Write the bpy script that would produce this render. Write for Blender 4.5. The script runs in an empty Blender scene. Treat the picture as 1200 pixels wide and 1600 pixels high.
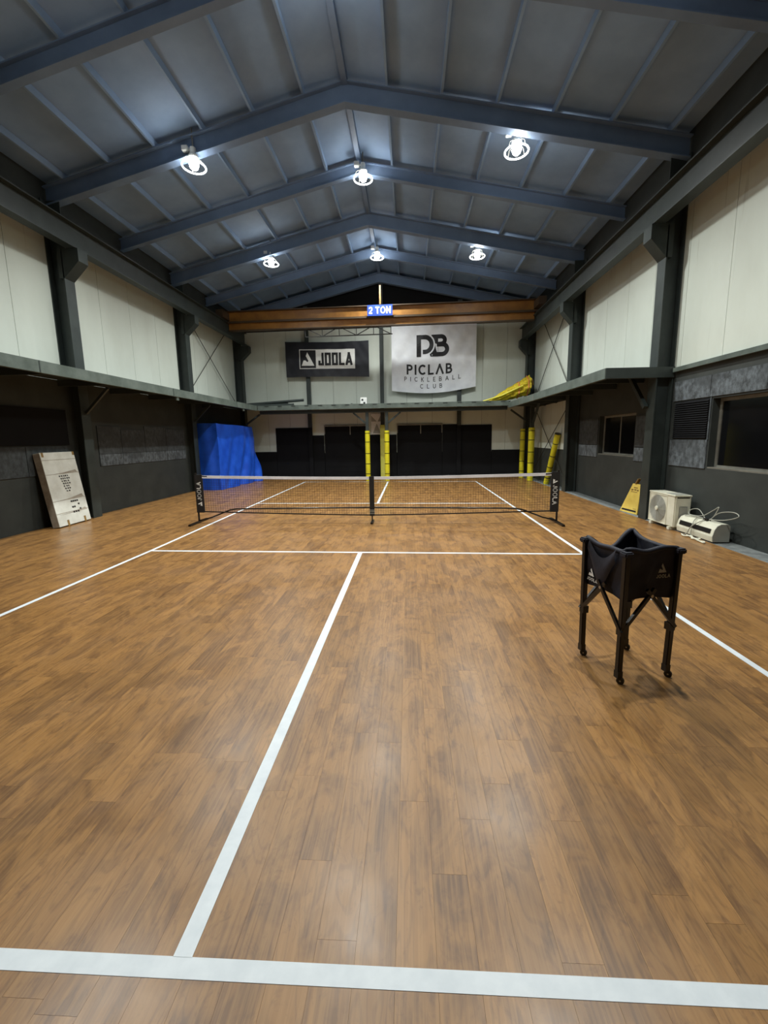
import bpy, bmesh, math, random
from mathutils import Vector, Matrix
random.seed(7)
SC = bpy.context.scene
COL = SC.collection

# ------------------------------------------------------------------ camera
F_PX, W_PX, H_PX = 639.18, 1200, 1600
CAM = Vector((0.7022, -7.6923, 1.5685))
PITCH, YAW, ROLL = 0.1484, -0.0492, -0.0141
cy, sy, cp, sp, cr, sr = math.cos(YAW), math.sin(YAW), math.cos(PITCH), math.sin(PITCH), math.cos(ROLL), math.sin(ROLL)
fw = Vector((sy * cp, cy * cp, -sp)); rt = Vector((cy, -sy, 0)); up = rt.cross(fw)
rt, up = cr * rt + sr * up, -sr * rt + cr * up
cam_data = bpy.data.cameras.new('camera')
cam = bpy.data.objects.new('camera', cam_data); COL.objects.link(cam)
cam_data.sensor_fit = 'VERTICAL'; cam_data.sensor_height = 36.0
cam_data.lens = 36.0 * F_PX / H_PX
cam_data.shift_x = -9.03 / H_PX; cam_data.shift_y = -20.11 / H_PX
cam_data.clip_start = 0.05
M = Matrix((rt, up, -fw)).transposed().to_4x4(); M.translation = CAM
cam.matrix_world = M
SC.camera = cam
# ------------------------------------------------------------------ world, exposure
world = bpy.data.worlds.new('night'); SC.world = world; world.use_nodes = True
world.node_tree.nodes['Background'].inputs[0].default_value = (0.02, 0.025, 0.035, 1)
world.node_tree.nodes['Background'].inputs[1].default_value = 0.2
vs = SC.view_settings
vs.view_transform = 'Standard'; vs.look = 'None'; vs.gamma = 1.0; vs.use_curve_mapping = False
vs.exposure = 0.0
LAMP_W = 660.0          # watts of each ceiling lamp's beam

# ------------------------------------------------------------------ helpers
def lin(r, g, b):
    f = lambda c: (c / 255 / 12.92) if c / 255 <= 0.04045 else ((c / 255 + 0.055) / 1.055) ** 2.4
    return (f(r), f(g), f(b), 1)

class NT:
    def __init__(s, name):
        s.m = bpy.data.materials.new(name); s.m.use_nodes = True
        s.t = s.m.node_tree; s.b = s.t.nodes['Principled BSDF']
    def n(s, typ, **kw):
        x = s.t.nodes.new(typ)
        for k, v in kw.items(): setattr(x, k, v)
        return x
    def l(s, a, b): s.t.links.new(a, b)
    def pos(s, scale=(1, 1, 1)):
        g = s.n('ShaderNodeNewGeometry'); mp = s.n('ShaderNodeMapping')
        mp.inputs['Scale'].default_value = scale; s.l(g.outputs['Position'], mp.inputs['Vector'])
        return mp.outputs[0]
    def noise(s, vec, scale, detail=4, rough=0.55, dist=0.0):
        x = s.n('ShaderNodeTexNoise'); x.inputs['Scale'].default_value = scale
        x.inputs['Detail'].default_value = detail; x.inputs['Roughness'].default_value = rough
        x.inputs['Distortion'].default_value = dist; s.l(vec, x.inputs['Vector']); return x.outputs['Fac']
    def ramp(s, fac, stops):
        r = s.n('ShaderNodeValToRGB'); e = r.color_ramp.elements
        while len(e) < len(stops): e.new(0.5)
        for el, (p, c) in zip(e, stops): el.position = p; el.color = c
        s.l(fac, r.inputs[0]); return r.outputs[0]
    def mix(s, fac, a, b, mode='MIX'):
        x = s.n('ShaderNodeMix', data_type='RGBA', blend_type=mode)
        for sock, v in ((x.inputs[0], fac), (x.inputs[6], a), (x.inputs[7], b)):
            if hasattr(v, 'links') or isinstance(v, bpy.types.NodeSocket): s.l(v, sock)
            else: sock.default_value = v
        return x.outputs[2]
    def math(s, op, a, b=0.0):
        x = s.n('ShaderNodeMath', operation=op)
        for i, v in enumerate((a, b)):
            if isinstance(v, bpy.types.NodeSocket): s.l(v, x.inputs[i])
            else: x.inputs[i].default_value = v
        return x.outputs[0]
    def bump(s, h, strength=0.2, dist=0.01):
        x = s.n('ShaderNodeBump'); x.inputs['Strength'].default_value = strength
        x.inputs['Distance'].default_value = dist; s.l(h, x.inputs['Height']); s.l(x.outputs[0], s.b.inputs['Normal'])
    def done(s, rough=0.5, metal=0.0, spec=0.5):
        s.b.inputs['Roughness'].default_value = rough; s.b.inputs['Metallic'].default_value = metal
        s.b.inputs['Specular IOR Level'].default_value = spec; return s.m

def mat(name, c1, c2=None, scale=3.0, rough=0.6, metal=0.0, stretch=(1, 1, 1), bump=0.0, spec=0.5, lo=0.35, hi=0.65):
    k = NT(name); c2 = c2 or tuple(x * 0.8 for x in c1[:3]) + (1,)
    f = k.noise(k.pos(stretch), scale, 5, 0.6)
    k.l(k.ramp(f, [(lo, c2), (hi, c1)]), k.b.inputs['Base Color'])
    if bump: k.bump(f, bump)
    return k.done(rough, metal, spec)

def emit(name, col, strength):
    k = NT(name); k.b.inputs['Base Color'].default_value = col
    k.b.inputs['Emission Color'].default_value = col; k.b.inputs['Emission Strength'].default_value = strength
    return k.done(0.4)

def tag(o, label=None, cat=None, group=None, kind=None):
    for k, v in (('label', label), ('category', cat), ('group', group), ('kind', kind)):
        if v: o[k] = v
    return o

def thing(name, loc, label, cat, group=None):
    e = bpy.data.objects.new(name, None); COL.objects.link(e); e.location = loc
    e.empty_display_size = 0.1
    return tag(e, label, cat, group)

class MB:
    def __init__(s): s.v = []; s.f = []
    def box(s, x0, x1, y0, y1, z0, z1):
        i = len(s.v)
        s.v += [(x, y, z) for z in (z0, z1) for y in (y0, y1) for x in (x0, x1)]
        s.f += [tuple(i + j for j in q) for q in ((0, 2, 3, 1), (4, 5, 7, 6), (0, 1, 5, 4), (2, 6, 7, 3), (0, 4, 6, 2), (1, 3, 7, 5))]
        return s
    def hexa(s, bottom, top):
        i = len(s.v); s.v += [tuple(p) for p in bottom] + [tuple(p) for p in top]
        s.f += [(i + 3, i + 2, i + 1, i), (i + 4, i + 5, i + 6, i + 7)] + [(i + j, i + (j + 1) % 4, i + 4 + (j + 1) % 4, i + 4 + j) for j in range(4)]
        return s
    def prism(s, poly, d):           # poly: 3-D points in a plane, extruded along d
        n = len(poly); i = len(s.v); d = Vector(d)
        s.v += [tuple(p) for p in poly] + [tuple(Vector(p) + d) for p in poly]
        s.f += [tuple(i + j for j in reversed(range(n))), tuple(i + n + j for j in range(n))]
        s.f += [(i + j, i + (j + 1) % n, i + n + (j + 1) % n, i + n + j) for j in range(n)]
        return s
    def bar(s, a, b, w, h=None, ref=(0, 0, 1)):      # rectangular bar from a to b
        h = h or w; a, b = Vector(a), Vector(b); d = (b - a).normalized(); r = Vector(ref)
        if abs(d.dot(r)) > 0.98: r = Vector((1, 0, 0))
        u = d.cross(r).normalized() * w / 2; v = u.cross(d).normalized() * h / 2
        return s.hexa([a - u - v, a + u - v, a + u + v, a - u + v], [b - u - v, b + u - v, b + u + v, b - u + v])
    def tube(s, pts, r, n=8, closed=False, caps=True):
        pts = [Vector(p) for p in pts]; m = len(pts); i0 = len(s.v); prev = None
        for k, p in enumerate(pts):
            a = pts[(k - 1) % m] if closed or k > 0 else p; b = pts[(k + 1) % m] if closed or k < m - 1 else p
            d = (b - a).normalized()
            if prev is None:
                q = Vector((0, 0, 1)) if abs(d.z) < 0.9 else Vector((1, 0, 0)); u = d.cross(q).normalized()
            else: u = (prev - d * prev.dot(d)).normalized()
            prev = u; w = d.cross(u); rr = r[k] if isinstance(r, (list, tuple)) else r
            s.v += [tuple(p + rr * (math.cos(2 * math.pi * j / n) * u + math.sin(2 * math.pi * j / n) * w)) for j in range(n)]
        for k in range(m if closed else m - 1):
            a, b = i0 + k * n, i0 + ((k + 1) % m) * n
            s.f += [(a + j, a + (j + 1) % n, b + (j + 1) % n, b + j) for j in range(n)]
        if caps and not closed:
            s.f += [tuple(i0 + j for j in reversed(range(n))), tuple(i0 + (m - 1) * n + j for j in range(n))]
        return s
    def lathe(s, c, prof, n=20, axis='z', cap=False):
        i0 = len(s.v); c = Vector(c)
        for r, h in prof:
            for j in range(n):
                a = 2 * math.pi * j / n; ca, sa = r * math.cos(a), r * math.sin(a)
                s.v.append(tuple(c + Vector({'z': (ca, sa, h), 'x': (h, ca, sa), 'y': (ca, h, sa)}[axis])))
        for k in range(len(prof) - 1):
            a, b = i0 + k * n, i0 + (k + 1) * n
            s.f += [(a + j, a + (j + 1) % n, b + (j + 1) % n, b + j) for j in range(n)]
        if cap:
            s.f += [tuple(i0 + j for j in reversed(range(n))), tuple(i0 + (len(prof) - 1) * n + j for j in range(n))]
        return s
    def grid(s, fn, nu, nv):
        i0 = len(s.v)
        s.v += [tuple(fn(i / nu, j / nv)) for j in range(nv + 1) for i in range(nu + 1)]
        s.f += [(i0 + j * (nu + 1) + i, i0 + j * (nu + 1) + i + 1, i0 + (j + 1) * (nu + 1) + i + 1, i0 + (j + 1) * (nu + 1) + i) for j in range(nv) for i in range(nu)]
        return s
    def map(s, fn): s.v = [tuple(fn(*p)) for p in s.v]; return s
    def build(s, name, m, parent=None, smooth=False, bevel=0.0, kind=None, fix=True):
        me = bpy.data.meshes.new(name); me.from_pydata(s.v, [], s.f)
        if fix or bevel:
            bm = bmesh.new(); bm.from_mesh(me)
            bmesh.ops.recalc_face_normals(bm, faces=bm.faces)
            if bevel: bmesh.ops.bevel(bm, geom=list(bm.edges), offset=bevel, segments=2, affect='EDGES', clamp_overlap=True)
            bm.to_mesh(me); bm.free()
        me.materials.append(m)
        if smooth: me.polygons.foreach_set('use_smooth', [True] * len(me.polygons))
        o = bpy.data.objects.new(name, me); COL.objects.link(o)
        if parent:
            o.parent = parent
            p = Vector(parent.location); q = parent.parent
            o.matrix_parent_inverse = Matrix.Translation(-p) if not q else Matrix.Identity(4)
        if kind: o['kind'] = kind
        return o

def clone(root, off, label=None):
    r = root.copy(); COL.objects.link(r); r.location = Vector(root.location) + Vector(off)
    if label: r['label'] = label
    for ch in list(root.children):
        c = ch.copy(); COL.objects.link(c); c.parent = r
        for g in list(ch.children):
            d = g.copy(); COL.objects.link(d); d.parent = c
    return r

# stroke lettering ----------------------------------------------------
def arc(cx, cy, rx, ry, a0, a1, n=10):
    return [(cx + rx * math.cos(math.radians(a0 + (a1 - a0) * i / n)), cy + ry * math.sin(math.radians(a0 + (a1 - a0) * i / n))) for i in range(n + 1)]
GL = {  # glyphs in a box 1 high: (advance width, strokes); the second set is for square, heavy lettering
    'O': (0.8, [arc(0.4, 0.5, 0.4, 0.5, 0, 360, 24)]), 'C': (0.75, [arc(0.42, 0.5, 0.42, 0.5, 45, 315, 18)]),
    'I': (0.0, [[(0, 0), (0, 1)]]), 'L': (0.5, [[(0, 1), (0, 0), (0.5, 0)]]),
    'A': (0.8, [[(0, 0), (0.4, 1), (0.8, 0)], [(0.16, 0.3), (0.64, 0.3)]]),
    'P': (0.55, [[(0, 0), (0, 1)], [(0, 1), (0.28, 1)] + arc(0.28, 0.74, 0.27, 0.26, 90, -90, 10) + [(0, 0.48)]]),
    'B': (0.6, [[(0, 0), (0, 1)], [(0, 1), (0.28, 1)] + arc(0.28, 0.76, 0.25, 0.24, 90, -90, 8) + [(0, 0.52)], [(0, 0), (0.32, 0)] + arc(0.32, 0.26, 0.28, 0.26, -90, 90, 8) + [(0, 0.52)]]),
    'K': (0.55, [[(0, 0), (0, 1)], [(0.55, 1), (0.04, 0.48)], [(0.18, 0.6), (0.55, 0)]]),
    'E': (0.5, [[(0.5, 1), (0, 1), (0, 0), (0.5, 0)], [(0, 0.5), (0.42, 0.5)]]),
    'U': (0.65, [[(0, 1), (0, 0.32)] + arc(0.325, 0.32, 0.325, 0.32, 180, 360, 10) + [(0.65, 1)]]),
    'T': (0.6, [[(0, 1), (0.6, 1)], [(0.3, 1), (0.3, 0)]]), 'N': (0.65, [[(0, 0), (0, 1)], [(0, 1), (0.65, 0)], [(0.65, 0), (0.65, 1)]]),
    'J': (0.42, [[(0.42, 1), (0.42, 0.28)] + arc(0.2, 0.28, 0.22, 0.28, 0, -170, 8)]),
    '2': (0.55, [arc(0.275, 0.72, 0.27, 0.28, 160, -35, 10) + [(0, 0), (0.57, 0)]]), ' ': (0.05, []),
}
HV = {
    'J': (0.40, [[(0.40, 1), (0.40, 0.0), (0.0, 0.0), (0.0, 0.25)]]), 'O': (0.46, [[(0, 0), (0, 1), (0.46, 1), (0.46, 0), (0, 0)]]),
    'L': (0.40, [[(0, 1), (0, 0), (0.40, 0)]]), 'A': (0.56, [[(0, 0), (0.28, 1), (0.56, 0)], [(0.10, 0.22), (0.46, 0.22)]]),
}
def stroke(mb, pts, w, place, step=0.12):
    for (a, b) in zip(pts, pts[1:]):
        a, b = Vector(a), Vector(b); d = b - a
        if d.length < 1e-6: continue
        e = d.normalized() * (w * 0.49 if len(pts) < 8 else w * 0.12)
        a2, b2 = (a - e, b + e); n = Vector((-d.y, d.x)).normalized() * w / 2
        k = max(1, int((b2 - a2).length / step)); i = len(mb.v)
        for j in range(k + 1):
            p = a2.lerp(b2, j / k)
            mb.v += [place(*(p + n)), place(*(p - n))]
        mb.f += [(i + 2 * j, i + 2 * j + 1, i + 2 * j + 3, i + 2 * j + 2) for j in range(k)]
def text(mb, s, place, h, w, gap, font=GL, sx=1.0):
    """place(u,v): metres -> 3-D point; lettering starts at u=0, baseline v=0; strokes stay inside the height"""
    u = 0.0; ih = h - w
    for ch in s:
        adv, st = font[ch]
        for pts in st:
            stroke(mb, [(u + x * ih * sx + w / 2, w / 2 + y * ih) for x, y in pts], w, place, 0.12)
        u += adv * ih * sx + w + gap
    return u - gap
def flatpoly(mb, pts, place):
    i = len(mb.v); mb.v += [place(*p) for p in pts]; mb.f.append(tuple(range(i, i + len(pts))))
LOGO = [(0, 0), (1, 0), (0.46, 1), (0.34, 0.72), (0.54, 0.36), (0.46, 0.26), (0.30, 0.40), (0.16, 0.40)]

# ------------------------------------------------------------------ materials
def floor_material():
    k = NT('wood_plank_vinyl')
    at = k.n('ShaderNodeAttribute', attribute_name='pid'); sep = k.n('ShaderNodeSeparateColor'); k.l(at.outputs['Color'], sep.inputs[0])
    g = k.n('ShaderNodeNewGeometry'); s3 = k.n('ShaderNodeSeparateXYZ'); k.l(g.outputs['Position'], s3.inputs[0])
    def vec(fx, fy):
        c = k.n('ShaderNodeCombineXYZ')
        k.l(k.math('ADD', k.math('MULTIPLY', s3.outputs[0], fx), k.math('MULTIPLY', sep.outputs[1], 37.0)), c.inputs[0])
        k.l(k.math('ADD', k.math('MULTIPLY', s3.outputs[1], fy), k.math('MULTIPLY', sep.outputs[2], 53.0)), c.inputs[1])
        k.l(k.math('MULTIPLY', sep.outputs[0], 9.0), c.inputs[2]); return c.outputs[0]
    patch = k.ramp(k.noise(vec(5.0, 2.4), 1.0, 4, 0.6, 1.1), [(0.44, (0, 0, 0, 1)), (0.60, (1, 1, 1, 1))])
    field = k.noise(vec(7.0, 1.3), 1.0, 2, 0.5, 0.6)
    rings = k.math('SINE', k.math('MULTIPLY', field, 75.0))
    rings = k.ramp(rings, [(0.45, (0, 0, 0, 1)), (0.95, (1, 1, 1, 1))])
    grain = k.noise(vec(75, 1.6), 1.0, 5, 0.65, 0.3)
    base = k.mix(k.math('MULTIPLY', patch, 0.66), lin(152, 110, 62), lin(94, 64, 40))
    base = k.mix(k.math('MULTIPLY', rings, 0.28), base, lin(84, 57, 36))
    base = k.mix(k.math('MULTIPLY', k.ramp(grain, [(0.42, (0, 0, 0, 1)), (0.62, (1, 1, 1, 1))]), 0.36), base, lin(178, 136, 82))
    fleck = k.noise(vec(20, 10), 1.0, 5, 0.7, 1.4)
    base = k.mix(k.math('MULTIPLY', k.ramp(fleck, [(0.54, (0, 0, 0, 1)), (0.70, (1, 1, 1, 1))]), 0.45), base, lin(92, 62, 40))
    tone = k.ramp(sep.outputs[0], [(0.0, (0.86, 0.85, 0.84, 1)), (1.0, (1.05, 1.04, 1.02, 1))])
    base = k.mix(1.0, base, tone, 'MULTIPLY')
    k.l(base, k.b.inputs['Base Color'])
    wear = k.noise(k.pos((1, 1, 1)), 2.2, 4, 0.6)
    k.l(k.ramp(wear, [(0.35, (0.30, 0.30, 0.30, 1)), (0.7, (0.42, 0.42, 0.42, 1))]), k.b.inputs['Roughness'])
    k.bump(grain, 0.05, 0.002)
    k.b.inputs['Specular IOR Level'].default_value = 0.45
    return k.m

def streak_white(name, c, dirt):
    k = NT(name)
    f = k.noise(k.pos((1.2, 1.2, 0.5)), 1.3, 5, 0.6); st = k.noise(k.pos((7, 7, 0.35)), 1.0, 4, 0.6, 0.6)
    col = k.mix(k.ramp(f, [(0.4, (0, 0, 0, 1)), (0.75, (0.45, 0.45, 0.45, 1))]), c, dirt)
    col = k.mix(k.ramp(st, [(0.66, (0, 0, 0, 1)), (0.76, (0.4, 0.4, 0.4, 1))]), col, lin(120, 116, 100))
    k.l(col, k.b.inputs['Base Color']); k.bump(f, 0.06, 0.01)
    return k.done(0.55)

def mottled(name, lo, hi):
    k = NT(name)
    a = k.noise(k.pos((14, 14, 9)), 1.0, 6, 0.7); b = k.noise(k.pos((1.1, 1.1, 2.2)), 1.0, 3, 0.5)
    col = k.ramp(a, [(0.36, lo), (0.66, hi)])
    col = k.mix(k.ramp(b, [(0.5, (0, 0, 0, 1)), (0.62, (0.7, 0.7, 0.7, 1))]), col, lo)
    k.l(col, k.b.inputs['Base Color']); k.bump(a, 0.15, 0.004)
    return k.done(0.85)

m_floor = floor_material()
m_sub = mat('subfloor', lin(120, 84, 52), rough=0.9)
m_concrete = mat('grey_concrete', lin(128, 132, 130), lin(96, 100, 100), 6, 0.8, bump=0.1)
m_tape = mat('white_tape', lin(226, 232, 236), lin(214, 221, 226), 12, 0.5)
m_panel = streak_white('white_wall_panel', lin(206, 213, 203), lin(186, 191, 180))
m_char = mat('charcoal_paint', lin(54, 58, 55), lin(44, 48, 46), 2.5, 0.7, bump=0.05)
m_black = mat('black_paint', lin(17, 18, 21), lin(13, 14, 17), 2.0, 0.85, spec=0.25)
m_steel = mat('dark_green_steel', lin(54, 62, 60), lin(44, 51, 50), 3.0, 0.5)
m_rail = mat('grey_green_channel', lin(98, 108, 102), lin(76, 86, 80), 4.0, 0.45)
m_mott = mottled('mottled_grey_board', lin(54, 58, 60), lin(108, 116, 122))
m_mottd = mottled('dull_grey_board', lin(46, 49, 50), lin(72, 78, 80))
m_roof = mat('roof_sheet_glare_pale', lin(134, 160, 192), lin(122, 148, 180), 1.2, 0.75)  # dark roof sheet, its colour lightened and blued to stand for lens glare
m_rafter = mat('roof_steel_glare_pale', lin(112, 133, 162), lin(101, 121, 149), 2.0, 0.6)  # dark rafter steel, lens glare likewise put into the colour
m_orange = mat('crane_orange', lin(160, 110, 46), lin(132, 88, 36), 3.0, 0.45)
m_crdark = mat('crane_dark_edge', lin(74, 58, 40), rough=0.6)
m_blue = mat('sign_blue', lin(40, 72, 160), lin(34, 62, 145), 4, 0.4)
m_white = mat('white_print', lin(240, 241, 238), lin(228, 229, 226), 8, 0.6)
m_print = mat('black_print', lin(28, 28, 32), lin(22, 22, 26), 8, 0.6)
m_clothw = mat('white_banner_cloth', lin(236, 239, 244), lin(224, 227, 234), 3, 0.7)
m_clothb = mat('black_banner_cloth', lin(32, 34, 44), lin(24, 26, 34), 3, 0.55)
m_tarp = mat('blue_tarpaulin', lin(36, 92, 212), lin(24, 72, 184), 2.5, 0.38, bump=0.1)
m_yellow = mat('yellow_pad', lin(222, 214, 40), lin(204, 192, 36), 5, 0.45)
m_ypale = mat('pale_yellow_pad', lin(208, 206, 96), lin(190, 190, 84), 5, 0.5)
m_net = mat('black_nylon', lin(30, 30, 32), rough=0.6)
m_bandw = mat('white_net_band', lin(240, 240, 246), rough=0.55)
m_blackm = mat('black_metal', lin(26, 23, 22), lin(20, 18, 18), 6, 0.35)
m_cloth = mat('black_cart_cloth', lin(40, 41, 56), lin(24, 24, 33), 7, 0.7, bump=0.3)
m_chrome = mat('worn_steel', lin(190, 188, 182), rough=0.3, metal=0.9)
m_acw = mat('off_white_plastic', lin(226, 224, 204), lin(210, 208, 188), 5, 0.45)
m_acg = mat('grey_plastic', lin(168, 168, 158), rough=0.5)
m_dark = mat('black_plastic', lin(24, 24, 24), rough=0.4)
m_cable = mat('grey_cable', lin(172, 172, 160), rough=0.5)
m_sign = mat('yellow_sign_plastic', lin(238, 212, 110), lin(226, 196, 92), 6, 0.4)
m_card = mat('white_carton', lin(226, 228, 220), lin(206, 206, 196), 4, 0.6)
m_cards = mat('brown_carton_side', lin(178, 170, 156), lin(140, 130, 116), 5, 0.7)
m_tapeb = mat('brown_parcel_tape', lin(150, 120, 70), rough=0.4)
m_alu = mat('grey_aluminium', lin(140, 138, 128), lin(118, 116, 108), 4, 0.4, metal=0.3)
m_glass = mat('dark_night_glass', lin(14, 15, 17), rough=0.12)
m_rod = mat('brace_rod_dark', lin(50, 50, 46), rough=0.5)
m_straw = mat('tan_rope', lin(160, 128, 66), rough=0.8)
m_strap = mat('orange_strap', lin(226, 138, 76), rough=0.6)
m_ynet = mat('yellow_rolled_net', lin(226, 206, 30), lin(170, 140, 24), 22, 0.7, bump=0.6)
m_bulb = emit('lamp_bulb_glow', (1.0, 0.99, 0.95, 1), 60.0)
m_ring = emit('lamp_ring_glow', (0.95, 1.0, 0.97, 1), 7.0)
m_hous = mat('lamp_housing_white', lin(225, 228, 226), rough=0.4)

# ------------------------------------------------------------------ hall frame
XL, XLU, XR, RX = -6.10, -6.18, 5.36, -0.37        # lower/upper left wall, right wall, ridge
YN, SK, YB = -10.6, -0.045, 8.75                   # near wall, skew of the cross frames, back wall
SLOPE, RIDGE = 0.22, 7.75
def sk(y, x): return y + SK * (x - RX)             # cross frames stand a little askew to the court
def roofz(x): return RIDGE - SLOPE * abs(x - RX)
def back(x, d, z): return (x, sk(YB, x) - d, z)    # a point d in front of the back wall
def to_back(mb): return mb.map(lambda x, d, z: back(x, d, z))

# ---- floor: planks
PW, PL = 0.125, 0.92
slab = MB().box(XL - 0.3, XR + 0.3, YN, 9.4, -0.15, -0.006).build('floor', m_sub); tag(slab, kind='structure')
XF0, XF1 = XL, 5.05
planks = []
nx = int((XF1 - XF0) / PW) + 1
for i in range(nx):
    off = random.random() * PL; y = YN - off
    while y < 9.2:
        x0, x1 = XF0 + i * PW, min(XF0 + (i + 1) * PW, XF1); y0, y1 = max(y, YN), min(y + PL, 9.15)
        if y1 > y0 + 0.02 and x1 > x0 + 0.01: planks.append((x0, x1, y0, y1, random.random(), random.random(), random.random()))
        y += PL
def seen(p):
    c = Vector(((p[0] + p[1]) / 2, (p[2] + p[3]) / 2, 0)) - CAM; z = c.dot(fw)
    if z < 0.4: return 0
    u, v = 609 + F_PX * c.dot(rt) / z, 780 - F_PX * c.dot(up) / z
    return 1 / z if -40 < u < 1240 and v < 1660 else 0
planks.sort(key=seen, reverse=True)
def plank_mesh(name, lst):
    v, f, col = [], [], []; g = 0.0001; b = 0.0002
    for (x0, x1, y0, y1, a, r, s) in lst:
        i = len(v)
        v += [(x0 + g, y0 + g, -0.006), (x1 - g, y0 + g, -0.006), (x1 - g, y1 - g, -0.006), (x0 + g, y1 - g, -0.006),
              (x0 + g + b, y0 + g + b, 0), (x1 - g - b, y0 + g + b, 0), (x1 - g - b, y1 - g - b, 0), (x0 + g + b, y1 - g - b, 0)]
        f += [(i + 4, i + 5, i + 6, i + 7)] + [(i + j, i + (j + 1) % 4, i + 4 + (j + 1) % 4, i + 4 + j) for j in range(4)]
        col += [(a, r, s, 1.0)] * 5
    me = bpy.data.meshes.new(name); me.from_pydata(v, [], f)
    at = me.attributes.new('pid', 'FLOAT_COLOR', 'FACE'); at.data.foreach_set('color', [c for q in col for c in q])
    me.materials.append(m_floor)
    o = bpy.data.objects.new(name, me); COL.objects.link(o); o.parent = slab; return o
for p in planks[:298]: plank_mesh('plank', [p])
o = plank_mesh('plank_field', planks[298:]); o['kind'] = 'stuff'
st = MB().box(5.05, XR, YN, 8.5, -0.006, 0.004).build('trim_1', m_concrete); tag(st, kind='structure')

# ---- court tape lines
def tape(a, b, w, label, z=0.0012):
    a, b = Vector((*a, 0)), Vector((*b, 0)); d = (b - a).normalized(); n = Vector((-d.y, d.x, 0)) * w / 2
    mb = MB(); mb.hexa([a - n + Vector((0, 0, 0.0002)), b - n + Vector((0, 0, 0.0002)), b + n + Vector((0, 0, 0.0002)), a + n + Vector((0, 0, 0.0002))],
                       [p + Vector((0, 0, z)) for p in (a - n, b - n, b + n, a + n)])
    o = mb.build('court_line', m_tape); tag(o, label, 'court line', 'white court lines')
tape((-3.05, -6.715), (3.05, -6.715), 0.052, 'wide white tape baseline across the floor nearest the viewer')
tape((-0.004, -6.69), (0.012, -2.23), 0.06, 'white centre line running from near baseline towards the net', 0.0018)
tape((-3.06, -2.11), (3.05, -2.29), 0.05, 'white kitchen line crossing the court just this side of net')
tape((-3.10, 2.22), (3.0, 2.0), 0.05, 'white kitchen line crossing the court just beyond the net')
tape((-3.17, 7.22), (3.07, 6.92), 0.05, 'thin white far baseline near the black back wall')
tape((-0.075, 2.10), (-0.08, 7.05), 0.055, 'short white centre line beyond the net', 0.0018)
tape((-3.10, -6.7), (-3.05, -2.1), 0.05, 'near half of the left white sideline', 0.0018)
tape((-3.05, -2.1), (-3.16, 7.22), 0.05, 'left white sideline passing under the net by blue tarp', 0.0018)
tape((3.05, -6.7), (3.02, -2.3), 0.05, 'near half of the right white sideline behind the ball cart', 0.0018)
tape((3.02, -2.3), (3.05, 6.92), 0.05, 'right white sideline passing under the net beyond the cart', 0.0018)

# ---- walls
wl = MB().box(XL - 0.3, XL, YN, 9.2, 0, 2.768).box(XLU - 0.3, XLU - 0.02, YN, 9.2, 2.768, 6.75).build('wall_left', m_char); tag(wl, kind='structure')
def panels(parent, p0, p1, n_axis, x, z0, z1, edges):
    for a, b in zip(edges, edges[1:]):
        g = 0.004
        mb = MB().box(x, x + n_axis * 0.02, a + g, b - g, z0, z1) if n_axis else None
        mb.build('white_panel', m_panel, parent)
ed = [-10.5, -9.5, -8.5, -7.55, -6.5, -5.45, -4.45, -3.45, -2.5, -1.5, -0.47, 0.55, 1.66, 2.66, 3.7, 4.75, 5.7, 6.45, 7.15, 8.1, 9.05]
panels(wl, 0, 0, 1, XLU - 0.02, 2.77, 5.72, ed)
def wall_board(parent, name, xw, side, y0, y1, z0, z1, m, t=0.018):
    x0, x1 = (xw, xw + t) if side > 0 else (xw - t, xw)
    return MB().box(x0, x1, y0, y1, z0, z1).build(name, m, parent, bevel=0.002)
for a, b, z1, m in ((1.02, 1.75, 1.92, m_mott), (1.76, 2.62, 1.86, m_mottd), (2.63, 3.55, 1.95, m_mottd), (3.56, 4.5, 1.90, m_mottd)):
    wall_board(wl, 'grey_board', XL, 1, a, b, 1.30, z1, m_mottd); wall_board(wl, 'grey_board', XL, 1, a, b, 1.04, 1.295, m_mott)
wall_board(wl, 'grey_board', XL, 1, -2.4, -0.72, 0.97, 1.5, m_mottd); wall_board(wl, 'grey_board', XL, 1, -0.71, 0.2, 0.97, 1.5, m_mottd)
wall_board(wl, 'black_board', XL, 1, -2.6, 0.24, 1.52, 2.2, m_black, 0.025)

mb = MB(); t = 0.26
for a in ((YN, 9.0, 0, 1.03), (YN, -3.0, 1.03, 2.1), (-1.04, 1.1, 1.03, 2.1), (2.72, 9.0, 1.03, 2.1), (1.1, 2.72, 1.03, 1.1), (1.1, 2.72, 2.02, 2.1), (YN, 9.0, 2.1, 6.75)):
    mb.box(XR, XR + t, *a)
wr = mb.build('wall_right', m_char); tag(wr, kind='structure')
for a, b in zip(*[iter([y for k in range(20) for y in (8.35 - k * 0.95, 7.4 - k * 0.95)])] * 2):
    MB().box(XR - 0.015, XR, b + 0.004, a - 0.004, 2.70, 5.6).build('white_panel', m_panel, wr)
for y0, y1, z0, z1, m in ((2.76, 3.32, 1.03, 1.32, m_mott), (3.33, 3.85, 1.03, 1.32, m_mott), (2.76, 3.85, 1.34, 1.98, m_mottd), (0.62, 1.06, 1.03, 1.30, m_mott), (0.62, 1.06, 1.32, 1.95, m_mottd),
                          (-1.01, -0.1, 1.02, 1.47, m_mott), (-0.98, -0.1, 2.13, 2.46, m_mott), (-2.0, -0.99, 2.13, 2.46, m_mott), (-3.4, -2.01, 2.13, 2.46, m_mott), (-1.02, -1.0 + 0.0, 1.47, 2.12, m_mott)):
    wall_board(wr, 'grey_board', XR, -1, min(y0, y1), max(y0, y1), z0, z1, m)
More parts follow.
